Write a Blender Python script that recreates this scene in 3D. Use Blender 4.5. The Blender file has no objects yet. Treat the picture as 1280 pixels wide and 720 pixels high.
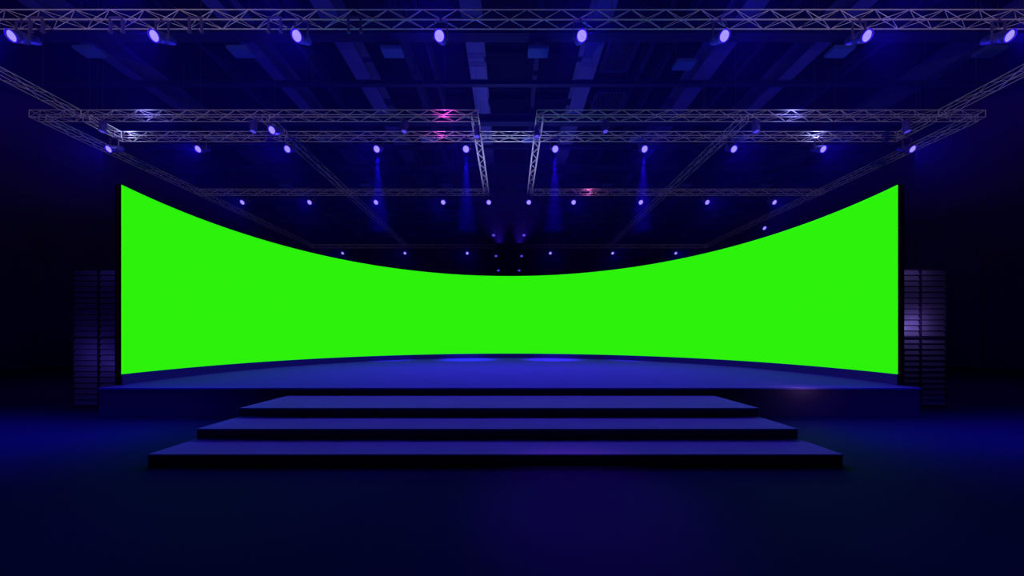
import bpy, bmesh, math, random
from mathutils import Vector, Matrix
random.seed(4)
PI = math.pi
scn = bpy.context.scene
COL = scn.collection
EYE = 1.65           # camera height
F = 412.0            # focal length in pixels of a 1280 wide frame

# ------------------------------------------------------------------ camera
cam = bpy.data.cameras.new('camera')
cam.sensor_width = 36.0
cam.lens = 36.0 * F / 1280.0
cam.shift_x = 3.0 / 1280.0
cam.shift_y = 64.0 / 1280.0
cam.clip_end = 200
co = bpy.data.objects.new('camera', cam)
co.location = (0, 0, EYE)
co.rotation_euler = (PI / 2, 0, 0)
COL.objects.link(co)
scn.camera = co

# --------------------------------------------------------------- materials
def mat(name, col, rough=0.6, metal=0.0, spec=0.3, noise=0.0, nscale=3.0, bump=0.0, emit=None, es=0.0):
    m = bpy.data.materials.new(name)
    m.use_nodes = True
    nt = m.node_tree
    b = nt.nodes['Principled BSDF']
    b.inputs['Base Color'].default_value = (*col, 1)
    b.inputs['Roughness'].default_value = rough
    b.inputs['Metallic'].default_value = metal
    b.inputs['Specular IOR Level'].default_value = spec
    if emit:
        b.inputs['Emission Color'].default_value = (*emit, 1)
        b.inputs['Emission Strength'].default_value = es
    if noise > 0 or bump > 0:
        tc = nt.nodes.new('ShaderNodeTexCoord')
        nz = nt.nodes.new('ShaderNodeTexNoise')
        nz.inputs['Scale'].default_value = nscale
        nz.inputs['Detail'].default_value = 5
        nt.links.new(tc.outputs['Object'], nz.inputs['Vector'])
        if noise > 0:
            r = nt.nodes.new('ShaderNodeValToRGB')
            r.color_ramp.elements[0].position = 0.3
            r.color_ramp.elements[1].position = 0.7
            r.color_ramp.elements[0].color = (*[c * (1 - noise) for c in col], 1)
            r.color_ramp.elements[1].color = (*[min(1, c * (1 + noise)) for c in col], 1)
            nt.links.new(nz.outputs['Fac'], r.inputs['Fac'])
            nt.links.new(r.outputs['Color'], b.inputs['Base Color'])
        if bump > 0:
            bp = nt.nodes.new('ShaderNodeBump')
            bp.inputs['Strength'].default_value = bump
            bp.inputs['Distance'].default_value = 0.01
            nt.links.new(nz.outputs['Fac'], bp.inputs['Height'])
            nt.links.new(bp.outputs['Normal'], b.inputs['Normal'])
    return m

M = dict(
    floor=mat('floor_paint', (0.006, 0.0006, 0.042), 0.75, spec=0.02, noise=0.12, nscale=0.6),
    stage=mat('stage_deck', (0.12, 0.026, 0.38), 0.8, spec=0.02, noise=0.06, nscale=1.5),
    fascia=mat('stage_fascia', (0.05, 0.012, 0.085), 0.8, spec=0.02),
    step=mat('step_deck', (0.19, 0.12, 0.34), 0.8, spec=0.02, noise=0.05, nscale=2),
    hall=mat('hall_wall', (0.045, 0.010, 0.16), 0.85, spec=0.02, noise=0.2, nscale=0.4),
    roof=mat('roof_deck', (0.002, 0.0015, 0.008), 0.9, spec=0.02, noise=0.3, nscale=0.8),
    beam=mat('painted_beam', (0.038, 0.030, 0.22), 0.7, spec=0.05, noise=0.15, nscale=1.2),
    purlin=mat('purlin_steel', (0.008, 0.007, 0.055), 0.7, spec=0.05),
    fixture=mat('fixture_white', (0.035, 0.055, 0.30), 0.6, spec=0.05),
    truss=mat('truss_aluminium', (0.94, 0.60, 0.92), 0.45, metal=0.25, spec=0.3, noise=0.15, nscale=6),
    lamp=mat('lamp_housing', (0.10, 0.06, 0.55), 0.4, metal=0.3, spec=0.3, noise=0.1, nscale=20),
    yoke=mat('lamp_yoke', (0.16, 0.08, 0.32), 0.5, metal=0.4, spec=0.3),
    speaker=mat('speaker_paint', (0.035, 0.015, 0.07), 0.6, spec=0.1, noise=0.1, nscale=10),
    slat=mat('speaker_slat', (0.26, 0.18, 0.40), 0.4, metal=0.3, spec=0.3),
    black=mat('black_housing', (0.012, 0.006, 0.03), 0.7, spec=0.05, noise=0.1, nscale=4),
    plinth=mat('screen_plinth', (0.06, 0.018, 0.20), 0.8, spec=0.02),
    wire=mat('steel_wire', (0.06, 0.03, 0.10), 0.6),
)
M['led'] = mat('green_led', (0.0, 0.004, 0.0), 1.0, spec=0.0, emit=(0.027, 0.913, 0.0036), es=0.97)
M['lens'] = mat('lit_lens', (0.1, 0.05, 0.3), 0.5, spec=0.0, emit=(0.36, 0.28, 1.0), es=1.1)
M['ring'] = mat('blue_lens_halo', (0.02, 0.01, 0.3), 0.5, spec=0.0, emit=(0.03, 0.004, 0.75), es=1.0)  # emission stands in for the halo round a lit lens
M['lens_dim'] = mat('half_lit_lens', (0.1, 0.05, 0.3), 0.5, spec=0.0, emit=(0.10, 0.06, 0.9), es=0.9)

# ----------------------------------------------------------------- helpers
def link(name, bm, m, parent=None, loc=None, smooth=False):
    me = bpy.data.meshes.new(name)
    bmesh.ops.recalc_face_normals(bm, faces=bm.faces[:])
    bm.to_mesh(me); bm.free()
    me.materials.append(M[m] if isinstance(m, str) else m)
    if smooth:
        for p in me.polygons: p.use_smooth = len(p.vertices) == 4
    o = bpy.data.objects.new(name, me)
    COL.objects.link(o)
    if parent: o.parent = parent
    if loc: o.location = loc
    return o

def thing(name, label, cat, loc=(0, 0, 0), group=None, rot=None):
    o = bpy.data.objects.new(name, None)
    o.empty_display_size = 0.2
    COL.objects.link(o)
    o.location = loc
    if rot: o.rotation_euler = rot
    tag(o, label, cat, group)
    return o

def tag(o, label, cat, group=None):
    o['label'] = label; o['category'] = cat
    if group: o['group'] = group
    elif 'group' in o: del o['group']
    return o

def dup(root, loc, label, group=None):
    r = root.copy(); COL.objects.link(r); r.location = loc
    r['label'] = label
    if group: r['group'] = group
    for ch in list(root.children):
        c = ch.copy(); COL.objects.link(c); c.parent = r
        for g in list(ch.children):
            d = g.copy(); COL.objects.link(d); d.parent = c
    return r

def box(bm, x0, x1, y0, y1, z0, z1, mtx=None):
    vs = [bm.verts.new(Vector((x, y, z)) if mtx is None else mtx @ Vector((x, y, z)))
          for x in (x0, x1) for y in (y0, y1) for z in (z0, z1)]
    for f in ((0, 1, 3, 2), (4, 6, 7, 5), (0, 4, 5, 1), (2, 3, 7, 6), (0, 2, 6, 4), (1, 5, 7, 3)):
        bm.faces.new([vs[i] for i in f])

def bbox(bm, x0, x1, y0, y1, z0, z1, b=0.01):
    t = bmesh.new(); box(t, x0, x1, y0, y1, z0, z1)
    bmesh.ops.bevel(t, geom=t.edges[:], offset=b, segments=2, affect='EDGES', profile=0.5)
    me = bpy.data.meshes.new('t'); t.to_mesh(me); t.free(); bm.from_mesh(me); bpy.data.meshes.remove(me)

def tube(bm, a, b, r, n=6, r2=None):
    a = Vector(a); b = Vector(b); d = (b - a)
    if d.length < 1e-6: return
    d.normalize()
    u = d.orthogonal().normalized(); v = d.cross(u)
    r2 = r if r2 is None else r2
    A = [bm.verts.new(a + (u * math.cos(2 * PI * i / n) + v * math.sin(2 * PI * i / n)) * r) for i in range(n)]
    B = [bm.verts.new(b + (u * math.cos(2 * PI * i / n) + v * math.sin(2 * PI * i / n)) * r2) for i in range(n)]
    for i in range(n):
        j = (i + 1) % n
        bm.faces.new((A[i], A[j], B[j], B[i]))
    bm.faces.new(A[::-1]); bm.faces.new(B)

def lathe(bm, prof, n=24, mtx=None, cap=True):
    """prof: list of (r, y) ; axis +Y"""
    rings = []
    for r, y in prof:
        ring = []
        for i in range(n):
            p = Vector((r * math.cos(2 * PI * i / n), y, r * math.sin(2 * PI * i / n)))
            ring.append(bm.verts.new(mtx @ p if mtx else p))
        rings.append(ring)
    for A, B in zip(rings, rings[1:]):
        for i in range(n):
            j = (i + 1) % n
            bm.faces.new((A[i], A[j], B[j], B[i]))
    if cap: bm.faces.new(rings[0]); bm.faces.new(rings[-1][::-1])

def struct(name, bm, m):
    o = link(name, bm, m); o['kind'] = 'structure'; return o

# --------------------------------------------------------------- the setting
HX, HY0, HY1, HZ = 27.0, -8.0, 56.0, EYE + 14.2
bm = bmesh.new(); box(bm, -HX, HX, HY0, HY1, -0.2, 0); struct('floor', bm, 'floor')
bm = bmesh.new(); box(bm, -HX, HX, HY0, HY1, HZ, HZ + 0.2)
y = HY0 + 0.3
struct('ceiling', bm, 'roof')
def wall(name, x0, x1, y0, y1, seams):
    bm = bmesh.new(); box(bm, x0, x1, y0, y1, 0, HZ)
    for s in seams: box(bm, *s)
    struct(name, bm, 'hall')
def side_seams(sx):
    out = []
    xa, xb = (sx * HX, sx * (HX - 0.06)); xa, xb = min(xa, xb), max(xa, xb)
    k = HY0 + 2
    while k < HY1 - 0.5:
        out.append((xa, xb, k, k + 0.12, 0, HZ)); k += 3.1
    for z in (3.2, 6.4, 9.6, 12.8): out.append((xa + 0.01, xb - 0.01, HY0, HY1, z, z + 0.1))
    return out
wall('wall_left', -HX - 0.2, -HX, HY0, HY1, side_seams(-1))
wall('wall_right', HX, HX + 0.2, HY0, HY1, side_seams(1))
wall('wall_back', -HX, HX, HY1, HY1 + 0.2, [(-HX + 3 * i, -HX + 3 * i + 0.12, HY1 - 0.06, HY1, 0, HZ) for i in range(1, 18)])
wall('wall_front', -HX, HX, HY0 - 0.2, HY0, [])

# roof girders running away from the camera (x as ratio of height over the eye)
def ibeam(bm, x0, x1, y0, y1, z0, h, along, t=0.04):
    """I-section: flanges top and bottom and a web"""
    if along == 'y':
        c = (x0 + x1) / 2
        box(bm, x0, x1, y0, y1, z0, z0 + t); box(bm, x0, x1, y0, y1, z0 + h - t, z0 + h)
        box(bm, c - t / 2, c + t / 2, y0, y1, z0 + t, z0 + h - t)
    else:
        c = (y0 + y1) / 2
        box(bm, x0, x1, y0, y1, z0, z0 + t); box(bm, x0, x1, y0, y1, z0 + h - t, z0 + h)
        box(bm, x0, x1, c - t / 2, c + t / 2, z0 + t, z0 + h - t)
HB = 12.9
n = 1
for r, w in ((-1.43, .6), (-.885, .62), (-.56, .78), (-.12, .76), (.29, .80), (.735, .86), (1.06, .7), (1.62, .55)):
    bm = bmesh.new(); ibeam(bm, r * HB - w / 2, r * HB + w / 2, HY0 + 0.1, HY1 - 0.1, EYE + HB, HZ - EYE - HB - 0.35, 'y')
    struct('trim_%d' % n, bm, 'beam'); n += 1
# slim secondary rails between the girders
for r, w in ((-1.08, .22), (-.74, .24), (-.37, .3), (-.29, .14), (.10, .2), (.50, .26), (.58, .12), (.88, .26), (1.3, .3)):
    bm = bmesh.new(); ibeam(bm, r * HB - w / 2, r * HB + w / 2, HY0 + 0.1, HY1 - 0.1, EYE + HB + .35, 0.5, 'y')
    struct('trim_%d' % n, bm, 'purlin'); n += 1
# cross beams
for k in range(-3, 8):
    yy = 13.4 + 5.45 * k
    if yy < HY0 + 1 or yy > HY1 - 1: continue
    bm = bmesh.new(); ibeam(bm, -HX + 0.02, HX - 0.02, yy, yy + 0.42, EYE + 12.45, 0.449, 'x')
    struct('trim_%d' % n, bm, 'purlin'); n += 1
    bm = bmesh.new(); ibeam(bm, -HX + 0.02, HX - 0.02, yy + 3.0, yy + 3.22, EYE + 13.1 - .4, 0.199, 'x')
    struct('trim_%d' % n, bm, 'purlin'); n += 1

# ------------------------------------------------------- stage, steps, screen
SY = 7.09; SX = 8.86; SH = 0.60
CY, R = 9.45, 9.12
SR = R + 0.20
def stage_outline():
    pts = [(-SX, SY), (SX, SY), (SX, 7.62)]
    a0 = math.asin((7.75 - CY) / SR)
    N = 72
    for i in range(N + 1):
        a = a0 + (PI - 2 * a0) * i / N
        pts.append((SR * math.cos(a), CY + SR * math.sin(a)))
    pts.append((-SX, 7.62))
    return pts
def prism(bm, pts, z0, z1):
    A = [bm.verts.new((x, y, z0)) for x, y in pts]; B = [bm.verts.new((x, y, z1)) for x, y in pts]
    bm.faces.new(A[::-1]); bm.faces.new(B)
    for i in range(len(pts)):
        j = (i + 1) % len(pts); bm.faces.new((A[i], A[j], B[j], B[i]))
st = thing('stage', 'low wide blue stage with a dark front skirt, carrying the curved green screen', 'stage', (0, CY, 0))
def rel(pts, k=1.0): return [(x * k, (y - CY)) for x, y in pts]
out = stage_outline()
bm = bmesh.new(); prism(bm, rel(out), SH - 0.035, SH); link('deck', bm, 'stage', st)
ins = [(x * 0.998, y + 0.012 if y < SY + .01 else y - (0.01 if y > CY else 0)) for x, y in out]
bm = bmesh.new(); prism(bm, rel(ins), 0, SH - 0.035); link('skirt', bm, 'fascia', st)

def step(y0, z, label):
    t = thing('stage_step', label, 'step', (-0.185, (y0 + SY) / 2, z), 'steps up to the stage')
    hw = 4.535; d0 = y0 - (y0 + SY) / 2; d1 = -d0 - 0.003
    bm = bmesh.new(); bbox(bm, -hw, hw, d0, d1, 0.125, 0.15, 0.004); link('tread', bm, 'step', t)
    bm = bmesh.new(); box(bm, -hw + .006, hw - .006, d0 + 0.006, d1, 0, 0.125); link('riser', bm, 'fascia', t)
step(4.292, 0.0, 'lowest and nearest of the three broad blue steps, lying on the floor')
step(4.966, 0.15, 'middle one of the three broad blue steps below the stage')
step(5.749, 0.30, 'topmost of the three broad blue steps, right against the stage skirt')

A0 = math.asin((7.60 - CY) / R)
def arc(r, i, N):
    a = A0 + (PI - 2 * A0) * i / N
    return r * math.cos(a), CY + r * math.sin(a)
def ring_wall(bm, r0, r1, z0, z1, N=128, a_in=0):
    prev = None
    for i in range(N + 1):
        x0, y0 = arc(r0, i, N); x1, y1 = arc(r1, i, N)
        q = [bm.verts.new((x0, y0 - CY, z0)), bm.verts.new((x0, y0 - CY, z1)), bm.verts.new((x1, y1 - CY, z1)), bm.verts.new((x1, y1 - CY, z0))]
        if prev:
            for k in range(4):
                l = (k + 1) % 4; bm.faces.new((prev[k], prev[l], q[l], q[k]))
        else: bm.faces.new(q)
        prev = q
    bm.faces.new(prev[::-1])
ZB, ZT = 0.844, 5.205
sc = thing('curved_screen', 'huge curved screen glowing plain bright green, standing round the back of the stage', 'screen', (0, CY, SH))
o = bmesh.new(); ring_wall(o, R, R + 0.02, ZB - SH, ZT - SH); link('display_panel', o, 'led', sc, smooth=False)
o = bmesh.new(); ring_wall(o, R + 0.021, R + 0.14, 0.0, ZT - SH + 0.004); link('housing', o, 'black', sc)
o = bmesh.new(); ring_wall(o, R, R + 0.02, 0.0, ZB - SH - 0.002); link('base_panel', o, 'plinth', sc)
# back bracing struts behind the screen, foot on the floor
for i in range(1, 12):
    a = A0 + (PI - 2 * A0) * i / 12
    c, s = math.cos(a), math.sin(a)
    bm = bmesh.new()
    tube(bm, ((R + .14) * c, (R + .14) * s, 3.9), ((R + 1.4) * c, (R + 1.4) * s, -SH + .02), .03)
    tube(bm, ((R + .14) * c, (R + .14) * s, 1.2), ((R + 1.2) * c, (R + 1.2) * s, -SH + .3), .02)
    link('brace', bm, 'truss', sc)

# -------------------------------------------------------------------- speakers
def make_speaker():
    t = thing('speaker_cabinet', '', 'speaker', (0, 0, 0))
    w, d, h = 0.63, 0.8, 1.69
    bm = bmesh.new()
    bbox(bm, -w/2 + .003, w/2 - .003, 0.05, d, 0.0, h - .004, 0.012)
    link('body', bm, 'speaker', t)
    bm = bmesh.new()                                                # frame rim round the front
    for a in ((-w/2+.004, -w/2+.02, 0, .07, .0, h-.004), (w/2-.02, w/2-.004, 0, .07, .0, h-.004),
              (-w/2+.02, w/2-.02, 0, .07, .0, .02), (-w/2+.02, w/2-.02, 0, .07, h-.02, h-.004)):
        box(bm, *a)
    link('front_frame', bm, 'speaker', t)
    bm = bmesh.new()
    k = 0.09; i = 0
    while k < h - .08:
        mt = Matrix.Translation((0, 0.03, k)) @ Matrix.Rotation(math.radians(-14), 4, 'X')
        box(bm, -w/2 + .02, w/2 - .02, -.006, .006, -.058, .058, mt)
        k += 0.1375
    g = link('grille', bm, 'slat', t)
    g['label'] = 'horizontal slatted grille'
    for sx in (-1, 1):
        bm = bmesh.new()
        xx = sx * (w/2)
        tube(bm, (xx, .3, h*.55), (xx, .5, h*.55), .012)
        link('handle', bm, 'slat', t)
    return t
sp = make_speaker()
spots = []
for side, x0, nm in ((-1, -10.75, 'left'), (1, 9.48, 'right')):
    for c in (0, 1):
        for r in (0, 1):
            near = (c == 1) if side < 0 else (c == 0)
            lab = '%s slatted black speaker cabinet %s of the stage, %s' % (
                'upper' if r else 'lower', nm, 'in the column beside the screen edge' if near else 'in the column further from the screen')
            spots.append((x0 + .315 + c * .635, 8.1, r * 1.69, lab))
for i, (x, y, z, lab) in enumerate(spots):
    if i == 0: sp.location = (x, y, z); tag(sp, lab, 'speaker', 'speaker stacks beside the stage')
    else: dup(sp, (x, y, z), lab, 'speaker stacks beside the stage')

# --------------------------------------------------------------------- trusses
TA = 0.31; TH = EYE + 9.9
def make_truss(L, along, x, y, label, cables, grp='lighting trusses under the roof'):
    """box truss whose lower near-left corner is at (x, y, TH); length L along 'x' or 'y'"""
    t = thing('lighting_truss', label, 'truss', (x, y, TH), grp)
    def P(s, u, v):   # s along, u across, v up
        return (s, u, v) if along == 'x' else (u, s, v)
    for u, v in ((0, 0), (TA, 0), (0, TA), (TA, TA)):
        bm = bmesh.new(); tube(bm, P(0, u, v), P(L, u, v), 0.016, 8); link('chord', bm, 'truss', t)
    bm = bmesh.new()
    nn = max(2, round(L / 0.542)); hp = L / nn
    for i in range(nn):
        s0, s1 = i * hp, (i + 1) * hp
        a, b = (0, TA) if i % 2 == 0 else (TA, 0)
        for q in (lambda s, k: P(s, 0, k), lambda s, k: P(s, TA, TA - k), lambda s, k: P(s, k, 0), lambda s, k: P(s, TA - k, TA)):
            tube(bm, q(s0, a), q(s1, b), 0.0085, 5)
    for s in (0, L):
        for a, b in (((0, 0), (TA, 0)), ((TA, 0), (TA, TA)), ((TA, TA), (0, TA)), ((0, TA), (0, 0))):
            tube(bm, P(s, *a), P(s, *b), 0.014, 6)
    link('bracing', bm, 'truss', t)
    for s in cables:
        bm = bmesh.new(); tube(bm, P(s, TA / 2, TA), P(s, TA / 2, HZ - TH - .04), 0.006, 5)
        tube(bm, P(s, 0, TA), P(s, TA, TA), .012, 5)
        link('suspension_cable', bm, 'wire', t)
    return t
def cb(L, n): return [L * (i + .5) / n for i in range(n)]
YA, YB, YC, YD, YE = 10.21, 14.68, 16.2, 22.4, 35.5
XO, XI, XM, XC = 21.4, 1.42, 11.1, 19.4
make_truss(2 * XC, 'x', -XC, YA, 'nearest cross truss along the top of the view, carrying the eight largest spotlights', cb(2*XC, 6))
make_truss(XO - XI, 'x', -XO, YB, 'left half of the second cross truss, ending at the central gap', cb(20, 4))
make_truss(XO - XI, 'x', XI - .2, YB, 'right half of the second cross truss, ending at the central gap', cb(20, 4))
make_truss(2 * XC, 'x', -XC, YC, 'third cross truss just behind the second, carrying ten spotlights', cb(2*XC, 6))
make_truss(XO - XI, 'x', -XO, YD, 'far left cross truss at the far end of the short central trusses', cb(20, 4))
make_truss(XO - XI, 'x', XI, YD, 'far right cross truss at the far end of the short central trusses, partly lit pink', cb(20, 4))
make_truss(XO - XI, 'x', -XO, YE, 'faint farthest cross truss left of centre, low over the green screen', cb(20, 4))
make_truss(XO - XI, 'x', XI, YE, 'faint farthest cross truss right of centre, low over the green screen', cb(20, 4))
make_truss(YB - YA - TA, 'y', -XC, YA + TA, 'truss linking the nearest and second cross trusses at the upper left edge', cb(4.1, 2))
make_truss(YC - YB - TA, 'y', -XC, YB + TA, 'short truss link joining the left end of the third cross truss', [.6])
make_truss(YB - YA - TA, 'y', XC - TA, YA + TA, 'truss linking the nearest and second cross trusses at the upper right edge', cb(4.1, 2))
make_truss(YC - YB - TA, 'y', XC - TA, YB + TA, 'short truss link joining the right end of the third cross truss', [.6])
for sx, nm in ((-1, 'left'), (1, 'right')):
    xo = -XO if sx < 0 else XO - TA - .1
    make_truss(YE - YB - TA, 'y', xo, YB + TA, 'outermost long truss running away above the %s end of the green screen' % nm, cb(20, 5))
    xm = -XM - .15 if sx < 0 else XM - TA - .25
    make_truss(YD - YC - TA, 'y', xm, YC + TA, 'long truss receding diagonally in view, midway between the centre and the %s screen edge' % nm, cb(6, 2))
    make_truss(YE - YD - TA, 'y', xm, YD + TA, 'dim far continuation of the midway receding truss on the %s' % nm, cb(12, 3))
    make_truss(YC - YB - TA, 'y', xm, YB + TA, 'short truss link between the second and third cross trusses on the %s' % nm, [.6])
    xi = -XI - TA if sx < 0 else XI - .2
    make_truss(YC - YB - TA, 'y', xi, YB + TA, 'short pale truss link at the central gap between second and third cross trusses, %s one' % nm, [.6])
    make_truss(YD - YC - TA, 'y', xi, YC + TA, 'pale truss receding along the %s side of the central gap' % nm, cb(6, 2))

# ------------------------------------------------------------------ spotlights
TILT = math.radians(32.3)
def make_spot(lens='lens', tilt=TILT, k=1.0, hang=0.70):
    """origin = centre of the lens; barrel runs back and up; yoke and clamp reach the truss chord above"""
    t = thing('spotlight', '', 'spotlight')
    Rm = Matrix.Rotation(tilt, 4, 'X')
    S = Matrix.Scale(k, 4)
    bm = bmesh.new()
    prof = [(.0, 0.03), (.143, 0.03), (.146, -.03), (.162, -.03), (.168, .07), (.150, .09), (.15, .16), (.15, .17), (.15, .19), (.16, .20),
            (.16, .23), (.15, .24), (.15, .26), (.16, .27), (.155, .33), (.135, .40), (.13, .56), (.115, .64), (.05, .66)]
    lathe(bm, prof[1:], 24, Rm @ S)
    link('housing', bm, 'lamp', t, smooth=True)
    bm = bmesh.new(); lathe(bm, [(.03, -.012), (.09, -.006), (.14, .006), (.14, .028)], 24, Rm @ S); link('lens', bm, lens, t)
    if lens == 'lens':  # glowing ring added as the lens halo
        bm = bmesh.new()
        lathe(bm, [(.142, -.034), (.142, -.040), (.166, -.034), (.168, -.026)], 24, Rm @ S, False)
        o = link('halo_ring', bm, 'ring', t); o['label'] = 'deep blue glowing ring added as the lens halo'
    bm = bmesh.new()
    piv = Rm @ Vector((0, .26 * k, 0))
    w = .2 * k
    top = hang - .06
    for sx in (-1, 1):
        box(bm, sx * w - .012, sx * w + .012, piv.y - .025, piv.y + .025, piv.z - .04, top)
        tube(bm, (sx * (w - .06 * k), piv.y, piv.z), (sx * (w + .035), piv.y, piv.z), .03 * k, 8)
    box(bm, -w - .012, w + .012, piv.y - .025, piv.y + .025, top, top + .02)
    link('yoke', bm, 'yoke', t)
    bm = bmesh.new()
    bbox(bm, -.035, .035, piv.y - .04, piv.y + .04, top + .02, hang + .03, .008)
    tube(bm, (0, piv.y - .05, hang + .0), (0, piv.y + .05, hang + .0), .02)
    link('clamp', bm, 'yoke', t)
    return t

beam_jobs = []
def place(proto, used, x, y, z, label, group):
    if not used:
        proto.location = (x, y, z); tag(proto, label, 'spotlight', group)
    else:
        dup(proto, (x, y, z), label, group)
    beam_jobs.append((x, y, z, group))
ORD = ['first', 'second', 'third', 'fourth', 'fifth', 'sixth', 'seventh', 'eighth', 'ninth', 'tenth']
pr = make_spot()
G1 = 'large spotlights under the nearest truss'
for i in range(8):
    x = (i - 3.5) * 4.321 + 0.03
    lab = 'large lit blue-white spotlight under the nearest truss, %s from the left' % ORD[i]
    place(pr, i > 0, x, 10.0, EYE + 9.2, lab, G1)
G2 = 'spotlights under the third cross truss'
for i in range(10):
    x = (i - 4.5) * 4.32 + 0.05
    lab = 'lit spotlight in the row of ten under the third cross truss, %s from the left' % ORD[i]
    place(pr, True, x, 15.95, EYE + 9.2, lab, G2)
G3 = 'spotlights under the cross trusses at the end of the central gap'
j = 0
for i, px in enumerate((303, 387, 470, 554, 717, 801, 884, 968)):
    x = (px - 637) / F * 22.15
    lab = 'small lit spotlight in the distant row just above the screen corners, %s from the left' % ORD[i]
    place(pr, True, x, 22.15, EYE + 9.2, lab, G3)
G4 = 'tiny far spotlights in the farthest row'
for i, px in enumerate((428, 506, 584, 688, 766, 845)):
    x = (px - 637) / F * 35.2
    lab = 'tiny spotlight in the farthest row close above the green, %s from the left' % ORD[i]
    place(pr, True, x, 35.25, EYE + 9.2, lab, G4)
# single heads turned differently
dn = make_spot('lens_dim', math.radians(80), .78, .56)
G5 = 'downward pointing par lamps under the second cross truss'
for i, px in enumerate((127, 316, 505, 757, 946, 1135)):
    x = (px - 637) / F * 14.8
    lab = 'dim par lamp pointing straight down under the second cross truss, %s from the left' % ORD[i]
    place(dn, i > 0, x, 14.82, EYE + 9.34, lab, G5)
G6 = 'small spotlights on the central and side trusses'
extra = [         (611, 253.5, 22.15, 'small lit spotlight at the far tip of the left central truss'),
         (661, 253.5, 22.15, 'small lit spotlight at the far tip of the right central truss'),
         (340, 161, 14.5, 'lit spotlight under the second truss, beside the left midway truss'),
         (955.5, 282, 27.3, 'small single spotlight under the right outermost long truss'),
         ]
for px, py, yy, lab in extra:
    x = (px - 637) / F * yy; z = EYE + (424 - py) / F * yy
    z = EYE + 9.2
    place(pr, True, x, yy, z, lab, G6)
for px, sn in ((596.5, 'left'), (671, 'right')):
    place(dn, True, (px - 637) / F * 15.2, 15.2, EYE + 9.34, 'small dim par lamp pointing down at the near end of the %s central truss' % sn, G6)
# three pairs of heads on drop poles behind the middle of the screen
hd = make_spot('lens_dim', math.radians(55), .9, .5)
k = 0
for yy, dx, py, nm in ((26.7, 19, 294, 'highest'), (29.0, 16, 320, 'middle'), (33.0, 13, 338, 'lowest')):
    for sx, sn in ((-1, 'left'), (1, 'right')):
        x = (dx * sx - 1) / F * yy; z = EYE + (424 - py) / F * yy
        lab = '%s hanging spotlight of the %s pair on drop poles above the middle of the screen' % (sn, nm)
        place(hd, k > 0, x, yy, z, lab, 'spotlights on drop poles')
        k += 1
        t = thing('drop_pole', 'thin pole holding the %s %s spotlight above the middle of the screen' % (sn, nm), 'pole', (x, yy + .15, z + .5), 'thin drop poles')
        bm = bmesh.new(); tube(bm, (0, 0, .03), (0, 0, HZ - z - .5), .018, 8); link('tube', bm, 'wire', t)
        bm = bmesh.new(); tube(bm, (-.12, 0, .045), (.12, 0, .045), .02, 8); link('crossbar', bm, 'wire', t)

# empty hanging brackets on the nearest truss
k = 0
for px, lab in ((51, 'beside the first large spotlight'), (150, 'between the first and second large spotlights'), (248, 'right of the second large spotlight'),
                (346, 'beside the third large spotlight'), (445, 'between the third and fourth large spotlights')):
    x = (px - 637) / F * 10.3
    t = thing('hanging_bracket', 'empty inverted U bracket on the nearest truss, ' + lab, 'bracket', (x, 10.21, TH), 'empty brackets on the nearest truss')
    bm = bmesh.new()
    w = .19
    for sx in (-1, 1): bbox(bm, sx * w - .03, sx * w + .03, -.03, .03, -.42, .06, .006)
    bbox(bm, -w - .03, w + .03, -.03, .03, .03, .08, .006)
    link('arm', bm, 'yoke', t)
    for sx in (-1, 1):
        bm = bmesh.new(); tube(bm, (sx * w - .045, 0, -.37), (sx * w + .045, 0, -.37), .045, 10); link('pivot_knob', bm, 'yoke', t)
    k += 1

# ---------------------------------------------------------- ceiling light boxes
def make_box_light():
    t = thing('ceiling_light', '', 'ceiling light')
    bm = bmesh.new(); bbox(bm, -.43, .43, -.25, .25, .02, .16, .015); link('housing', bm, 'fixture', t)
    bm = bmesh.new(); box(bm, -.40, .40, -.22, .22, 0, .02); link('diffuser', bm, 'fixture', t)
    for sx in (-1, 1):
        bm = bmesh.new(); tube(bm, (sx * .35, 0, .15), (sx * .35, 0, HZ - EYE - 12.0), .008, 5); link('cable', bm, 'wire', t)
    return t
cl = make_box_light(); first = True
rows = ('nearest', 'second', 'third', 'fourth', 'fifth')
cols = (-1.47, -.94, -.41, .10, .64, 1.155, 1.68)
for r in range(5):
    for c, rx in enumerate(cols):
        yy = 13.85 + 6.1 * r - (0.0 if not (r == 0 and c == 4) else -0.65)
        loc = (rx * 12.0, yy, EYE + 12.0)
        lab = 'unlit rectangular ceiling light box, %s row from the camera, %s from the left' % (rows[r], ORD[c])
        if first: cl.location = loc; tag(cl, lab, 'ceiling light', 'unlit ceiling light boxes'); first = False
        else: dup(cl, loc, lab, 'unlit ceiling light boxes')

# ventilation grilles in the roof right of centre
for (x0, x1, y0, y1, lab) in ((4.25, 5.6, 14.0, 15.7, 'slatted roof vent right of centre, the nearer of two'),
                              (4.45, 6.1, 16.95, 18.3, 'slatted roof vent right of centre, the farther of two')):
    t = thing('roof_vent', lab, 'vent', ((x0+x1)/2, (y0+y1)/2, EYE + 12.7), 'slatted roof vents')
    w, d = (x1-x0)/2, (y1-y0)/2
    bm = bmesh.new()
    for a in ((-w, w, -d, -d + .08), (-w, w, d - .12, d), (-w, -w + .08, -d, d), (w - .14, w, -d, d)): box(bm, *a, 0, .2)
    link('frame', bm, 'purlin', t)
    for i in range(9):
        bm = bmesh.new(); xx = -w + .16 + (2*w - .34) * i / 8
        box(bm, xx - .025, xx + .025, -d + .08, d - .12, .02, .12); link('slat', bm, 'purlin', t)
    bm = bmesh.new()
    for a in (-1, 1):
        for b in (-1, 1): tube(bm, (a*(w-.04), b*(d-.04), .2), (a*(w-.04), b*(d-.04), HZ-EYE-12.7), .015)
    link('hanger', bm, 'wire', t)

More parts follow.
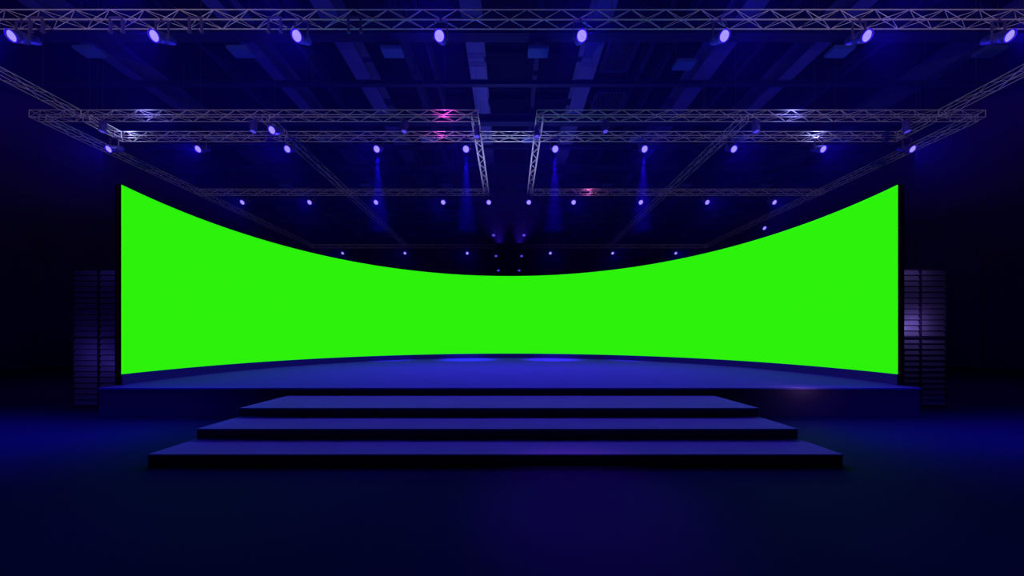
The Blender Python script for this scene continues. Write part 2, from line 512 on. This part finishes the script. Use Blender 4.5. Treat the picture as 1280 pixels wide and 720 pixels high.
# ---------------------------------------------------------------------- lights
def aim(o, d):
    o.rotation_euler = Vector(d).to_track_quat('-Z', 'Y').to_euler()
def spot(loc, d, power, col, ang, blend=1.0, rad=.1):
    l = bpy.data.lights.new('stage_or_fill_light', 'SPOT'); l.energy = power; l.color = col
    l.spot_size = math.radians(ang); l.spot_blend = blend; l.shadow_soft_size = rad
    o = bpy.data.objects.new('stage_or_fill_light', l); COL.objects.link(o); o.location = loc; aim(o, d); return o
def area(loc, d, power, col, sx, sy):
    l = bpy.data.lights.new('wash_light', 'AREA'); l.energy = power; l.color = col; l.shape = 'RECTANGLE'; l.size = sx; l.size_y = sy
    o = bpy.data.objects.new('wash_light', l); COL.objects.link(o); o.location = loc; aim(o, d); return o
def point(loc, power, col, rad=.05):
    l = bpy.data.lights.new('bare_point_light', 'POINT'); l.energy = power; l.color = col; l.shadow_soft_size = rad
    o = bpy.data.objects.new('bare_point_light', l); COL.objects.link(o); o.location = loc; return o
BLUE = (.06, .03, 1.0)
VIO = (.16, .05, 1.0)
LAV = (.55, .45, 1.0)
d = (0, -math.cos(TILT), -math.sin(TILT))
PW = {G1: 270, G2: 250, G3: 170, G4: 130}
for x, y, z, g in beam_jobs:
    if g in PW: spot((x, y - .05, z - .03), d, PW[g], BLUE, 110, .6, .10)
    elif g == G6: spot((x, y - .05, z - .03), d, 50, BLUE, 110, .6, .10)
# beams down on to the stage from four heads of the third truss
for i in (3, 4, 5, 6):
    x = (i - 4.5) * 4.32 + .05
    spot((x, 16.0, EYE + 8.9), (0, .10, -1), 13000, (.05, .12, 1) if i < 5 else (.10, .05, 1), 21, 1, .06)
# wash on the stage and steps, hung just under the haze and behind the step line so that the risers stay dark
area((-2.5, 12.2, 6.9), (0, -.22, -1), 380, (.13, .16, 1.0), 8, 1.2)
area((3.0, 12.2, 6.9), (0, -.22, -1), 370, (.18, .12, 1.0), 8, 1.2)
for x, c in ((-11, (.03, .03, 1)), (11, (.03, .03, 1))):
    area((x * .86, 5.5, 2.4), (0, .03, -1), 120, c, 7.5, 1.2).data.spread = math.radians(95)  # unseen low lights added to brighten the floor at the sides
spot((.8, 4.6, 6.9), (0, -.20, -1), 1300, (.45, .02, 1), 24, 1, .3)  # unseen spot added for the purple patch on the floor
# fill light added behind the camera, aimed up at the rig: the trusses' grey sheen
for sx in (-1, 1):
    spot((sx * 8, -3, 5.5), (sx * 6, 13, 6.8), 2300, (.72, .76, .88), 75, 1, .3)
    spot((sx * .5, 18.3, 6.8), (sx * .9, 0, 4.4), 1000, (.45, .6, 1), 90, 1, .1)  # unseen uplights added to brighten the central trusses
# bare lights added to glow on the stage's right front edge and the speakers
spot((0, -3, 5.5), (0, 13, 7.6), 350, (1, .5, .6), 60, 1, .3)  # fill added behind the camera to grey the middle of the trusses
point((6.3, 6.88, .86), 8, (.55, 1, .45), .04)
point((9.93, 7.8, 2.05), 5, (.5, .45, 1), .05)
point((9.98, 7.75, 3.4), 1.5, (.5, .45, 1), .05)
point((-10.15, 7.5, 1.3), 4.5, (.2, .16, 1), .05)
point((-10.0, 7.6, 3.5), 1.4, (.2, .16, 1), .05)
# small bare coloured lights added close to the trusses
for px, yy, dy, pw, c in ((182, YB, -.22, 5, (.25, .35, 1)), (162, YC, -.08, 4, (.45, .65, 1)), (555, YB, -.12, 3.5, (1, .08, .9)), (550, YC, -.15, 2.5, (.8, .08, .6)),
                          (992, YB, -.25, 6, (.25, .35, 1)), (1022, YC, -.08, 5, (.4, .55, 1)), (736, YD, -.2, 2.5, (1, .3, .8))):
    point(((px - 637) / F * yy, yy + dy, TH + .12), pw * 3.5, c, .03)
# unseen uplight added above the trusses to light the roof
area((0, 15, 12.4), (0, 0, 1), 330, (.12, .08, 1), 36, 10)

# ------------------------------------------------------------------------ haze
hz = bpy.data.materials.new('stage_haze'); hz.use_nodes = True
nt = hz.node_tree; nt.nodes.clear()
ou = nt.nodes.new('ShaderNodeOutputMaterial'); vs = nt.nodes.new('ShaderNodeVolumeScatter')
vs.inputs['Color'].default_value = (.12, .02, 1, 1); vs.inputs['Density'].default_value = .013
vs.inputs['Anisotropy'].default_value = .35
nt.links.new(vs.outputs[0], ou.inputs['Volume'])
bm = bmesh.new(); box(bm, -HX + .5, HX - .5, 6, 45, 7.0, 12.3)
h = link('stage_haze', bm, hz)
tag(h, 'thin blue haze hanging among the trusses above the screen', 'haze'); h['kind'] = 'stuff'

# ---------------------------------------------------------------------- output
w = bpy.data.worlds.new('world'); scn.world = w; w.use_nodes = True
w.node_tree.nodes['Background'].inputs[0].default_value = (0.002, 0.001, 0.01, 1)
w.node_tree.nodes['Background'].inputs[1].default_value = 0.2
vsn = scn.view_settings
scn.display_settings.display_device = 'sRGB'
vsn.view_transform = 'Standard'; vsn.look = 'None'; vsn.exposure = 0; vsn.gamma = 1; vsn.use_curve_mapping = False
